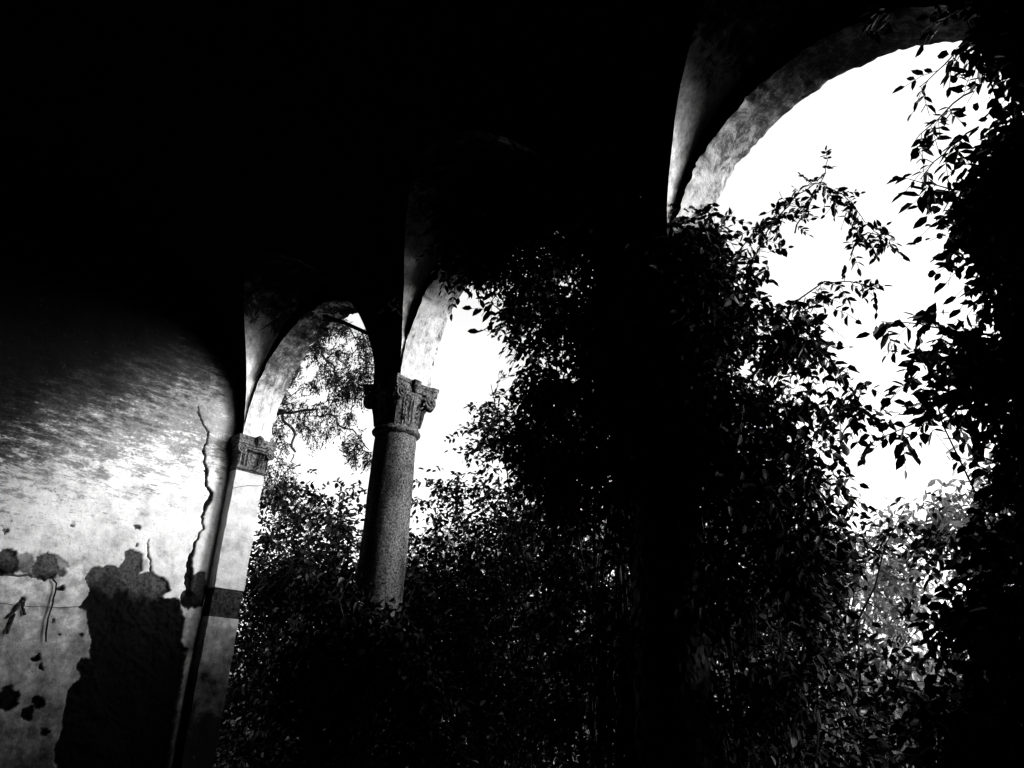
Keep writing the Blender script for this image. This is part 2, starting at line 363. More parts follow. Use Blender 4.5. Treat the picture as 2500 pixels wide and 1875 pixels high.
# ---- vault: barrel along the gallery cut by a lunette over each arch
def vault():
    H = np.concatenate([np.linspace(0, .97, 26) * LH, np.sin(np.linspace(math.asin(.975), math.pi/2, 10)) * LH]); nH = len(H)
    YT = -RB * (1 - np.sqrt(1 - (H / HB)**2)); s = np.sqrt(np.clip(1 - (H / LH)**2, 0, 1))
    for k in range(NB):
        c = C1 + k * S; V = []; F = []
        for sgn in (-1, 1):
            b0 = len(V); m = 9
            for i in range(nH):
                for j in range(m):
                    t = j / (m-1); V.append((c + sgn * LW * s[i], YT[i] * t - .001, ZS + H[i]))
            for i in range(nH-1):
                for j in range(m-1):
                    q = (b0+i*m+j, b0+(i+1)*m+j, b0+(i+1)*m+j+1, b0+i*m+j+1); F.append(q if sgn < 0 else q[::-1])
        V = np.array(V); V[:, 0] += fbm(V, 3, 3) * .012
        off = [-.06, .06, .10, 0][k]
        mesh('lunette', V, F, M['web'], house, smooth=True, attr={'dark_bias': np.full(len(V), -.55 * off)})
    b = MB()
    ed = [(-.0, -1)] 
    for k in range(-1, NB):
        V = []
        for i in range(nH):
            xl = XW if k < 0 else C1 + k * S + LW * s[i]
            xr = XE if k == NB-1 else C1 + (k+1) * S - LW * s[i]
            for t in np.linspace(0, 1, 4): V.append((xl + (xr - xl) * t, YT[i], ZS + H[i]))
        b.add(V, [(i*4+j, i*4+j+1, (i+1)*4+j+1, (i+1)*4+j) for i in range(nH-1) for j in range(3)])
    a0 = math.asin(LH / HB); th = np.linspace(a0, math.pi, 40); xs = np.linspace(XW, XE, 12)
    V = [(x, -RB + RB * math.cos(t), ZS + HB * math.sin(t)) for t in th for x in xs]
    b.add(V, [(i*12+j, i*12+j+1, (i+1)*12+j+1, (i+1)*12+j) for i in range(39) for j in range(11)])
    b.build('vault', M['near_black'], house, smooth=True)
vault()
MB().box((-.3, YB - .4, ZTOP + .002), (XE + .4, T + .08, ZTOP + .35)).build('roof', M['brick'], house)
MB().box((XW, YB - .4, -.3), (XE + .4, YB, ZTOP)).build('back_wall', M['dark_tone'], house)
MB().box((XE, YB, -.3), (XE + .4, -.003, ZTOP)).build('side_wall', M['dark_tone'], house)
MB().box((XW, YB + .002, -.2), (XE, 0, .012)).build('gallery_floor', M['dark_tone'], house)

# ---- columns and capitals
def spiral(c, u, v, w_, r0, turns, tube, hand=1):
    c, u, v, w_ = map(lambda q: np.array(q, float), (c, u, v, w_)); n = 26
    t = np.linspace(0, turns * 2 * math.pi, n); r = r0 * (1 - t / t[-1] * .86)
    P = [c + u * (hand * rr * math.sin(a)) + v * (rr * math.cos(a)) + w_ * (.018 * a / t[-1]) for a, rr in zip(t, r)]
    return P, np.linspace(tube, tube * .7, n)
def capital_col(x, y, parent):
    h = .46; z0 = ZS - h; b = MB()
    def leaf(r, z, t):
        u = (z - z0) / (h - .12)
        return r * (1 + .07 * max(0, math.cos(8 * t)) * math.sin(math.pi * min(1, u * 1.1)) + .02 * math.cos(40 * t) * (u < .8))
    prof = [(.205, z0 + .01), (.205, z0 + .07), (.208, z0 + .16), (.222, z0 + .24), (.238, z0 + .30), (.242, z0 + .34)]
    b.lathe(prof, x, y, 96, leaf)
    # concave abacus
    def aba(hw, za, zb):
        V = []; n = 10
        for zz in (za, zb):
            for s in range(4):
                a = s * math.pi / 2
                for i in range(n):
                    t = -1 + 2 * i / n; d_ = hw * (1 - .17 * (1 - t * t)); px, py = d_, hw * t * .96
                    V.append((x + px * math.cos(a) - py * math.sin(a), y + px * math.sin(a) + py * math.cos(a), zz))
        m = 4 * n
        b.add(V, [tuple(range(m))[::-1], tuple(range(m, 2*m))] + [(i, (i+1) % m, m + (i+1) % m, m+i) for i in range(m)])
    aba(.25, ZS - .135, ZS - .095); aba(.262, ZS - .094, ZS - .035); aba(.272, ZS - .034, ZS + .004)
    for s in range(4):
        a = s * math.pi / 2; nx, ny = math.cos(a), math.sin(a); tx, ty = -ny, nx
        # egg rope between the volutes, fleuron in the middle
        P = [(x + nx * (.262 - .04 * (1 - t * t)) + tx * .175 * t, y + ny * (.262 - .04 * (1 - t * t)) + ty * .175 * t, ZS - .145) for t in np.linspace(-1, 1, 9)]
        b.tube(P, .014, 6)
        V = MB(); q = [(.0, .07), (.03, .065), (.05, .03), (.045, 0), (.02, -.03), (0, -.035)]
        b.tube([(x + nx * .225, y + ny * .225, ZS - .09), (x + nx * .24, y + ny * .24, ZS - .03), (x + nx * .25, y + ny * .25, ZS + .01), (x + nx * .255, y + ny * .255, ZS + .02)], [.025, .04, .045, .02], 8)
        for sg in (-1, 1):
            c = (x + nx * .24 + tx * .185 * sg, y + ny * .24 + ty * .185 * sg, ZS - .155)
            P, r = spiral(c, (tx, ty, 0), (0, 0, 1), (nx, ny, 0), .075, 2.1, .017, -sg); b.tube(P, r, 6)
            b.tube([(c[0] - nx * .09, c[1] - ny * .09, c[2]), (c[0] - nx * .002, c[1] - ny * .002, c[2])], [.05, .078], 14)
            # a leaf spine below each corner volute
            P = [(x + (nx + tx * sg) * r_, y + (ny + ty * sg) * r_, zz) for r_, zz in ((.146, z0 + .04), (.150, z0 + .15), (.162, z0 + .23), (.178, z0 + .27))]
            b.tube(P, [.02, .034, .034, .02], 6)
            for kk in range(5):
                zz = z0 + .07 + kk * .045; r_ = .150 + .006 * kk + .03 * max(0, kk - 2) * .3
                b.tube([(x + (nx * 1.30 + tx * sg * .45) * r_, y + (ny * 1.30 + ty * sg * .45) * r_, zz), (x + (nx * 1.33 + tx * sg * .62) * r_, y + (ny * 1.33 + ty * sg * .62) * r_, zz + .03)], [.012, .006], 5)
    VV = np.vstack(b.v); VV += np.stack([fbm(VV + k_ * 7, 13, 3) for k_ in range(3)], 1) * .007; b.v = [VV]
    o = b.build('capital', M['capital'], parent)
    return o
def column(k):
    x = C1 + (k + .5) * S; y = T / 2
    root = empty('column', (x, y, 0), house)
    b = MB(); z1 = ZS - .46
    prof = [(.212, .42), (.212, 1.0), (.212, 1.8), (.212, 2.6), (.208, 3.3), (.198, z1 - .09), (.196, z1 - .055)]
    zz = np.linspace(.42, z1 - .05, 46); rr = np.interp(zz, [p[1] for p in prof], [p[0] for p in prof])
    b.lathe(list(zip(rr, zz)), 0, 0, 48, lambda r, z, t: r + .006 * float(fbm([[math.cos(t) * 1.3 + k, math.sin(t) * 1.3, z * 1.3]], 3, 3)[0]))
    b.build('shaft', M['stone'], root, smooth=True)
    a = MB(); a.lathe([(.19, z1 - .062), (.214, z1 - .056), (.232, z1 - .040), (.236, z1 - .025), (.226, z1 - .008), (.208, z1 - .002), (.215, z1 + .012), (.19, z1 + .016)], 0, 0, 48)
    a.build('necking_ring', M['capital'], root, smooth=True)
    o = capital_col(0, 0, root)
    c = MB(); c.box((-.33, -.33, 0), (.33, .33, .26)); c.lathe([(.31, .262), (.32, .29), (.31, .33), (.27, .34), (.26, .37), (.28, .39), (.27, .418)], 0, 0, 40)
    c.build('base', M['stone'], root)
for k in range(NB - 1): column(k)
# pilaster on the end wall
pr = empty('pilaster', (XW, 0, 0), house)
px = C1 - R
def rough_box(name, x0, x1, y0, y1, z0, z1, mat, parent, nz=60, amp=.006):
    V = []; F = []; nn = 5
    ring = [(x1, y) for y in np.linspace(y1, y0, nn)] + [(x, y0) for x in np.linspace(x1, x0, 3)[1:]] + [(x0, y1), (x1 - .03, y1)]
    zz = np.linspace(z0, z1, nz); m = len(ring)
    for z in zz:
        for i, (x, y) in enumerate(ring): V.append((x, y, z))
    V = np.array(V); nn_ = fbm(V, 6, 4) * amp; edge = np.abs(fbm(V, 14, 3)) * amp * 1.6
    V[:, 0] += nn_; V[:, 1] += nn_ * .6
    for i in range(len(V)):
        if i % m in (0, nn-1): V[i, 0] -= edge[i]
    for i in range(nz-1):
        for j in range(m): F.append((i*m+j, i*m+(j+1) % m, (i+1)*m+(j+1) % m, (i+1)*m+j))
    F += [tuple(range(m))[::-1], tuple((nz-1)*m+j for j in range(m))]
    V[:, 0] -= 0 if parent is None else 0
    return mesh(name, V - np.array([XW, 0, 0]), F, mat, parent)
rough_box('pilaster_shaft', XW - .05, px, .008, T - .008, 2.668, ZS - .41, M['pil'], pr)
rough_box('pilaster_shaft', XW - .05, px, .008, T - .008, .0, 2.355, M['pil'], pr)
rough_box('bare_band', XW - .05, px - .014, .018, T - .016, 2.356, 2.667, M['band'], pr, 20, .012)
b = MB(); X0 = -.1; xx = px - XW; za = ZS - .41
b.box((X0, -.004, za), (xx + .012, T + .004, za + .016)); b.box((X0, -.014, za + .017), (xx + .03, T + .014, za + .045)); b.box((X0, -.006, za + .046), (xx + .016, T + .006, za + .056))
# flared bell with flutes
V = []; m = 33
for i, (z, o) in enumerate([(za + .058, .0), (za + .16, .004), (za + .24, .02), (za + .28, .035)]):
    for j in range(m):
        t = j / (m-1); y = -.0 - o + (T + 2 * o) * t; fl = .009 * math.cos(t * math.pi * 26) * (1 if (t < .34 or t > .6) else 0)
        V.append((xx + o + fl, y, z))
    V.append((X0, T + o, z)); V.append((X0, -o, z))
mm_ = m + 2
b.add(V, [(i*mm_+j, i*mm_+(j+1) % mm_, (i+1)*mm_+(j+1) % mm_, (i+1)*mm_+j) for i in range(3) for j in range(mm_)] + [tuple(range(mm_))[::-1], tuple(3*mm_+j for j in range(mm_))])
b.box((X0, -.045, ZS - .125), (xx + .05, T + .045, ZS - .09)); b.box((X0, -.055, ZS - .089), (xx + .06, T + .055, ZS - .035)); b.box((X0, -.062, ZS - .034), (xx + .066, T + .062, ZS + .003))
b.tube([(xx + .055, y, ZS - .15) for y in np.linspace(.06, T - .06, 7)], .013, 6)
b.tube([(xx + .02, T/2, ZS - .1), (xx + .06, T/2, ZS - .04), (xx + .075, T/2, ZS + .015), (xx + .07, T/2, ZS + .035)], [.03, .05, .055, .02], 8)
for y, hd in ((-.0, 1), (T, -1)):
    P, r = spiral((xx + .055, y, ZS - .16), (0, 1, 0), (0, 0, 1), (1, 0, 0), .06, 2.1, .014, hd); b.tube(P, r, 6)
    b.tube([(xx - .03, y, ZS - .16), (xx + .05, y, ZS - .16)], [.05, .063], 14)
# curved acanthus edge on the bell
for k in range(9):
    t = k / 8; y = T * (.62 + .26 * t**.5 * 1); z = za + .08 + .2 * t
    b.tube([(xx + .012 + .03 * t, y, z), (xx + .03 + .03 * t, y - .012, z + .02)], [.012, .005], 5)
VV = np.vstack(b.v); VV[:, :3] += np.stack([fbm(VV + k_ * 7, 13, 3) for k_ in range(3)], 1) * .006; b.v = [VV]
b.build('pilaster_capital', M['capital'], pr)
# iron tie bar across the crown of the first arch
MB().tube([(1.835, .05, 5.66), (2.3, .05, 5.42), (2.78, .05, 5.14)], .022, 6).build('tie_bar', M['iron'], house)

# ------------------------------------------------------------------ small things on the end wall
def wallpath(name, paths, r, label, cat, mat='iron', off=.03):
    b = MB()
    for p in paths:
        q = np.array(p); t = np.linspace(0, 1, len(q)); tt = np.linspace(0, 1, 6 * len(q))
        P = np.stack([np.full(len(tt), XW + off), np.interp(tt, t, q[:, 0]), np.interp(tt, t, q[:, 1])], 1)
        P += np.stack([0 * tt, fbm(P, 14, 2) * .006, fbm(P + 3, 14, 2) * .004], 1)
        b.tube(P, r * (.8 + .3 * np.sin(tt * 9) ** 2), 6)
    return tag(b.build(name, M[mat]), label, cat)
wallpath('iron_rod', [[[-1.60,2.55],[-1.594,2.537],[-1.555,2.507],[-1.548,2.421],[-1.545,2.289],[-1.546,2.173],[-1.542,2.073],[-1.517,1.961]]], .0085, 'thin bent iron rod hanging from a hole in the end wall', 'rod')
wallpath('wire', [[[-2.4,2.30],[-2.075,2.278],[-1.996,2.269],[-1.838,2.263],[-1.665,2.273],[-1.487,2.281],[-1.28,2.316]]], .0035, 'thin dark wire strung across the pale end wall', 'wire')
wallpath('dead_root', [[[-1.79,2.315],[-1.82,2.29],[-1.85,2.214],[-1.885,2.15]], [[-1.79,2.305],[-1.79,2.255],[-1.77,2.215],[-1.75,2.186]], [[-1.845,2.193],[-1.845,2.137],[-1.85,2.081],[-1.86,2.0]]], .014, 'knotted dead root clinging to the end wall near the wire', 'root', 'bark', .02)
w2 = MB(); q = np.array([[0.0,3.80],[.05,3.826],[0.17,3.872],[0.315,3.90],[.42,3.95],[0.55,4.05]])
w2.tube(np.stack([np.full(6, px + .012), q[:, 0], q[:, 1]], 1), .003, 5)
tag(w2.build('tendril', M['bark']), 'hair thin bare tendril crossing the pilaster below its capital', 'tendril')

# ------------------------------------------------------------------ foliage
def rot_from(dirv, up):
    d_ = dirv / (np.linalg.norm(dirv, axis=1)[:, None] + 1e-9); s_ = np.cross(d_, up); s_ /= (np.linalg.norm(s_, axis=1)[:, None] + 1e-9)
    return d_, s_, np.cross(s_, d_)
def leaves(base, dirv, length, width, roll=None, r=rng):
    """one folded pointed leaf of two quads per row"""
    n = len(base); up = r.normal(size=(n, 3)) * .55 + np.array([0, 0, 1.0]); d_, s_, u_ = rot_from(dirv, up)
    L = np.asarray(length)[:, None]; Wd = np.asarray(width)[:, None] * .5
    fold = r.uniform(.1, .5, (n, 1)); curl = r.uniform(-.05, .22, (n, 1))
    b0 = base; tip = base + d_ * L - u_ * L * curl
    l1 = base + d_ * L * .28 + s_ * Wd * .92 + u_ * Wd * fold; l2 = base + d_ * L * .66 + s_ * Wd * .78 + u_ * (Wd * fold - L * curl * .4)
    r1 = base + d_ * L * .28 - s_ * Wd * .92 + u_ * Wd * fold; r2 = base + d_ * L * .66 - s_ * Wd * .78 + u_ * (Wd * fold - L * curl * .4)
    V = np.stack([b0, l1, l2, tip, r2, r1], 1).reshape(-1, 3)
    i = np.arange(n)[:, None] * 6
    F = np.concatenate([i + np.array([0, 1, 2, 3]), i + np.array([0, 3, 4, 5])], 1).reshape(-1, 4)
    return V, F
def compound(pos, dirv, rlen, nl, ll, lw, r=rng, droop=.35):
    """pinnate leaves: rachis from pos along dirv with nl leaflets in pairs"""
    n = len(pos); d_ = dirv / np.linalg.norm(dirv, axis=1)[:, None]
    up = r.normal(size=(n, 3)) * .6 + np.array([0, -.5, .8]); s_ = np.cross(d_, up); s_ /= np.linalg.norm(s_, axis=1)[:, None] + 1e-9
    Vs = []; Fs = []; off = 0; B = []; DD = []; LL = []; WW = []
    for k in range(nl):
        pair = (k // 2 + .6) / (nl / 2 + .3); side = 1 if k % 2 == 0 else -1
        if k == nl - 1: pair, side = 1.0, 0
        p = pos + d_ * (rlen[:, None] * pair) - np.array([0, 0, 1]) * (rlen[:, None] * droop * pair**2)
        dd = s_ * side * 1.0 + d_ * (.55 + (1.2 if side == 0 else 0)) - np.array([0, 0, .35]) + r.normal(size=(n, 3)) * .16
        keep = r.random(n) > .10
        sz = r.uniform(.62, 1.25, n) * (1 - .25 * abs(pair - .6))
        B.append(p[keep]); DD.append(dd[keep]); LL.append((ll * sz)[keep]); WW.append((lw * sz)[keep])
    V, F = leaves(np.vstack(B), np.vstack(DD), np.concatenate(LL), np.concatenate(WW), r=r)
    return V, F
def rachis(pos, dirv, rlen, droop=.35):
    """thin 3-sided stalks"""
    n = len(pos); d_ = dirv / np.linalg.norm(dirv, axis=1)[:, None]; k = 3; rows = []
    a = np.cross(d_, [0.3, .2, .9]); a /= np.linalg.norm(a, axis=1)[:, None]; c = np.cross(d_, a)
    for t in (0, .5, 1):
        p = pos + d_ * (rlen[:, None] * t) - np.array([0, 0, 1]) * (rlen[:, None] * droop * t * t)
        for j in range(3):
            an = j * 2.094; rows.append(p + (a * math.cos(an) + c * math.sin(an)) * .0022)
    V = np.stack(rows, 1).reshape(-1, 3); i = np.arange(n)[:, None] * 9
    F = np.concatenate([i + np.array([q*3+j, q*3+(j+1) % 3, (q+1)*3+(j+1) % 3, (q+1)*3+j]) for q in range(2) for j in range(3)], 1).reshape(-1, 4)
    return V, F
def in_poly(n, poly, r, dens=None, thin=.0):
    A = np.asarray(poly, float); lo, hi = A.min(0), A.max(0); out = []; tot = 0
    while tot < n:
        q = r.uniform(lo, hi, (n * 2, 2)); dd = polydist(q, poly); ok = dd > 0
        if dens is not None: ok &= r.random(len(q)) < dens(q, dd)
        q = np.column_stack([q, dd])[ok]; out.append(q); tot += len(q)
    return np.vstack(out)[:n]
def join(parts):
    V = []; F = []; o = 0
    for v, f in parts: V.append(v); F.append(f + o); o += len(v)
    return np.vstack(V), np.vstack(F)
def outline_cloud(poly, n, y0, depth, seed, clump=.22, dens=None, hang=.5, ns=2.2, cut=.35):
    """leaf bases in a mass whose outline is poly in X,Z and whose depth runs along Y; thinner towards its rim"""
    r = np.random.default_rng(seed); k = max(8, n // 14)
    def dn(q, dd):
        P = np.column_stack([q[:, 0], np.full(len(q), y0), q[:, 1]]); v = fbm(P, ns, 3) * .5 + .5
        d0 = np.clip((v - cut) * 4 + dd * 1.2, .03, 1)
        return d0 * (dens(q) if dens is not None else 1)
    q = in_poly(k, poly, r, dn)
    half = depth * .5 * np.clip(.25 + q[:, 2] * 1.6, .25, 1)
    C = np.column_stack([q[:, 0], y0 + r.uniform(-1, 1, k) * half, q[:, 1]])
    idx = r.integers(0, k, n); P = C[idx] + r.normal(size=(n, 3)) * clump * np.array([1, .8, 1]) * .55
    dv = r.normal(size=(n, 3)) * np.array([1, 1, .5]) + np.array([0, 0, -hang])
    return P, dv, r, C
def stems(C, root_pts, r, n, rad0=.012, seg=9):
    b = MB()
    for i in range(n):
        a = np.array(root_pts[r.integers(len(root_pts))], float); e = C[r.integers(len(C))]
        t = np.linspace(0, 1, seg)[:, None]; P = a + (e - a) * t; P[:, 2] += np.sin(t[:, 0] * math.pi) * r.uniform(-.1, .35)
        P += np.cumsum(r.normal(size=(seg, 3)) * .06, 0) * np.sin(t * math.pi * .5)
        b.tube(P, np.linspace(rad0 * r.uniform(.6, 1.6), .003, seg), 5)
    return b
def add_plant(name, label, cat, loc, V, F, leafmat, st=None, group=None, foliage='foliage', stem='stem'):
    root = empty(name, loc); tag(root, label, cat, group)
    L = np.array(loc)
    mesh(foliage, V - L, F, leafmat, root)
    if st is not None and st.v:
        st.v = [v - L for v in st.v]; st.build(stem, M['bark'], root)
    return root

# --- climbing vine: the great curtain over the second column
V1 = [[4.1,5.9],[4.05,5.45],[4.2,5.15],[4.5,4.86],[4.74,4.6],[4.86,4.19],[4.82,3.979],[4.68,3.838],[4.66,3.591],[4.94,3.296],[5.08,2.793],[5.15,1.219],[5.2,.05],[6.9,.05],[7.0,1.335],[7.1,2.128],[7.2,2.576],[7.22,3.0],[7.3,3.232],[7.66,3.5],[7.64,3.80],[7.45,4.08],[7.2,4.28],[7.02,4.48],[6.85,4.66],[6.7,4.93],[6.5,5.2],[5.933,5.6],[5.25,6.0],[4.5,6.05]]
V1b = [[6.05,3.1],[5.9,3.5],[5.75,4.2],[5.6,5.2],[5.9,5.5],[6.35,5.2],[6.62,4.85],[6.8,4.5],[6.62,3.5],[6.45,3.1]]
V1c = [[4.15,5.95],[4.25,5.5],[4.6,5.12],[5.2,5.3],[6.0,5.1],[6.3,5.4],[5.6,5.85],[4.9,6.05]]
def d1(q):  # thinner to either side of the column
    return np.where(q[:, 1] < 3, .30, 1.0) * np.where(q[:, 0] < 5.85, .55, 1.0)
P, dv, r, C = outline_cloud(V1, 7700, .34, .6, 11, .16, d1, .7, 2.8, .34)
Pb, dvb, rb, Cb = outline_cloud(V1b, 2700, .12, .5, 13, .09, None, .8, 2.0, .1)
Pc, dvc, rc, Cc = outline_cloud(V1c, 2600, -.2, .45, 14, .12, None, .8, 2.0, .2)
P = np.vstack([P, Pb, Pc]); dv = np.vstack([dv, dvb, dvc]); C = np.vstack([C, Cb])
V, F = join([compound(P, dv, r.uniform(.12, .24, len(P)), 7, .074, .042, r), rachis(P, dv, r.uniform(.14, .26, len(P)))])
# added ivy leaves hugging the shaft, dark in place of its shade
na = 5200; an = r.uniform(0, 2 * math.pi, na); za_ = r.uniform(.4, 3.5, na); rr_ = r.uniform(.214, .236, na)
Ps = np.stack([C1 + 1.5 * S + rr_ * np.cos(an), T / 2 + rr_ * np.sin(an), za_], 1)
ds = np.stack([-np.sin(an) * r.uniform(-.5, .5, na), np.cos(an) * r.uniform(-.5, .5, na), -np.ones(na)], 1) + np.stack([np.cos(an), np.sin(an), 0 * an], 1) * .10
upn = np.stack([np.cos(an), np.sin(an), 0 * an], 1)
d_, s_, u_ = rot_from(ds, upn); L_ = r.uniform(.05, .085, (na, 1)); W_ = L_ * .36
Vi = np.stack([Ps, Ps + d_*L_*.3 + s_*W_, Ps + d_*L_*.7 + s_*W_*.8, Ps + d_*L_ - u_*.005, Ps + d_*L_*.7 - s_*W_*.8, Ps + d_*L_*.3 - s_*W_], 1).reshape(-1, 3)
Fi = np.concatenate([np.arange(na)[:, None]*6 + np.array([0,1,2,3]), np.arange(na)[:, None]*6 + np.array([0,3,4,5])], 1).reshape(-1, 4)
V, F = join([(V, F), (Vi, Fi)])
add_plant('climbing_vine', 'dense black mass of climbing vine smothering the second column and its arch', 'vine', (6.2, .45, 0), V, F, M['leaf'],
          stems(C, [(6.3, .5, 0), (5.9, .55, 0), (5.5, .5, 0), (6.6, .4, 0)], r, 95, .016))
# --- vine hanging at the right
V3 = [[8.78,6.0],[8.69,5.6],[8.64,5.237],[8.56,4.801],[8.50,4.283],[8.33,4.156],[8.33,3.788],[8.22,3.62],[8.05,3.5],[7.95,3.38],[8.0,3.28],[8.4,3.16],[8.05,2.465],[7.884,1.904],[7.736,1.417],[7.7,.3],[9.6,.1],[9.8,6.0]]
P, dv, r, C = outline_cloud(V3, 10500, .0, .9, 12, .15, lambda q: np.where(q[:, 1] < 2.8, .35, 1), .6)
V, F = join([compound(P, dv, r.uniform(.16, .28, len(P)), 7, .078, .052, r), rachis(P, dv, r.uniform(.16, .28, len(P)))])
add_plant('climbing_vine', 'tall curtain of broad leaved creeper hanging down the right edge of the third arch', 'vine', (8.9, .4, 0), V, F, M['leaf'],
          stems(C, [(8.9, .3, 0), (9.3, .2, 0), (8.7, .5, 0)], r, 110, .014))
# --- shrubs and trees outside: (label, outline, Y, depth, n, leaf length, width, leaflets, material, ...)
def shrub(name, label, cat, poly, y, depth, n, ll, lw, mat, seed, clump=.2, hang=0, pinn=5, group=None, nst=60, srad=.014, ns=1.6, cut=.35, dens=None):
    P, dv, r, C = outline_cloud(poly, n, y, depth, seed, clump, dens, hang, ns, cut)
    rl = r.uniform(.8, 1.5, n) * ll * 1.7
    V, F = compound(P, dv, rl, pinn, ll, lw, r, .15)
    A = np.array(poly); cx = float(A[:, 0].mean())
    V[:, 2] = np.maximum(V[:, 2], .01)
    return add_plant(name, label, cat, (cx, y, 0), V, F, mat, stems(C, [(cx + dx, y, 0) for dx in (-.6, -.2, .2, .6)], r, nst, srad), group)
lowd = lambda q: np.clip(1.15 - (q[:, 1] - 2.6) * .48, .22, 1)
B1 = [[-3.7,3.6],[-3.0,4.0],[-2.467,4.296],[-1.882,4.65],[-1.17,4.6],[-0.361,4.4],[0.462,4.163],[1.2,4.0],[1.3,.05],[-3.8,.05]]
shrub('shrub', 'dark leafy shrub filling the bottom of the first arch beside the pilaster', 'shrub', B1, 2.3, 1.6, 9500, .095, .056, M['leaf2'], 21, dens=lowd, ns=1.2, cut=.42)
B2 = [[1.5,3.9],[2.263,4.2],[2.75,4.35],[3.134,4.7],[3.466,4.75],[3.9,4.5],[4.3,4.8],[4.8,4.2],[5.0,.05],[1.4,.05]]
shrub('shrub', 'tall twiggy shrub growing behind the first free standing column', 'shrub', B2, 1.7, 1.2, 11500, .07, .04, M['leaf2'], 22, cut=.46, dens=lambda q: lowd(q) * np.where(q[:, 0] > 3.6, .4, 1), ns=1.2)
B3 = [[4.6,3.6],[5.6,3.3],[6.5,3.1],[7.4,2.9],[8.3,3.2],[8.9,3.2],[9.0,.05],[4.5,.05]]
shrub('shrub', 'black tangle of undergrowth below the third arch between the vines', 'shrub', B3, 2.0, 1.6, 7000, .075, .042, M['leaf2'], 23)
BC = [[2.1,.05],[2.2,1.5],[2.5,2.1],[2.85,2.55],[3.15,2.85],[3.5,2.7],[3.9,2.3],[4.4,1.8],[4.6,.05]]
shrub('climbing_ivy', 'low dark ivy wrapped around the foot of the first free standing column', 'ivy', BC, -.12, .7, 5600, .075, .04, M['leaf'], 24, .14, .5, 5, None, 50, .01)
F1 = [[1.0,4.6],[2.2,5.1],[3.34,5.3],[3.903,5.5],[4.5,4.9],[4.82,4.7],[5.2,4.2],[5.3,.05],[.8,.05]]
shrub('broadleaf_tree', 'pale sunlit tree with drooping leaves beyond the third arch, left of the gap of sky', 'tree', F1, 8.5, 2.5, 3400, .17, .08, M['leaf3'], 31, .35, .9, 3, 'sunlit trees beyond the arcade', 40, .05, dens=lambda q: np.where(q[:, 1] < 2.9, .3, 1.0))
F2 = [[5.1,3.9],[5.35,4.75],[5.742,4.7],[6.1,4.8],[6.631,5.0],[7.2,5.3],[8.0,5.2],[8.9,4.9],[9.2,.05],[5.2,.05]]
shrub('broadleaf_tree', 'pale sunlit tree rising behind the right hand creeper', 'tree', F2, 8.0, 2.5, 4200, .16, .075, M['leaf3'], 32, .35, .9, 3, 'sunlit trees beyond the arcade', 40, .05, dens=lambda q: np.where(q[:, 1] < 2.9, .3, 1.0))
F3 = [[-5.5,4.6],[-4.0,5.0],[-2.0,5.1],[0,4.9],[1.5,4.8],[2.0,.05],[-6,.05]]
shrub('broadleaf_tree', 'pale leafed tree low behind the shrub of the first arch', 'tree', F3, 7.0, 2.5, 4500, .13, .06, M['leaf3'], 33, .35, .6, 3, 'trees close behind the shrubs', 40, .05, dens=lambda q: np.where(q[:, 1] < 2.9, .3, 1.0))
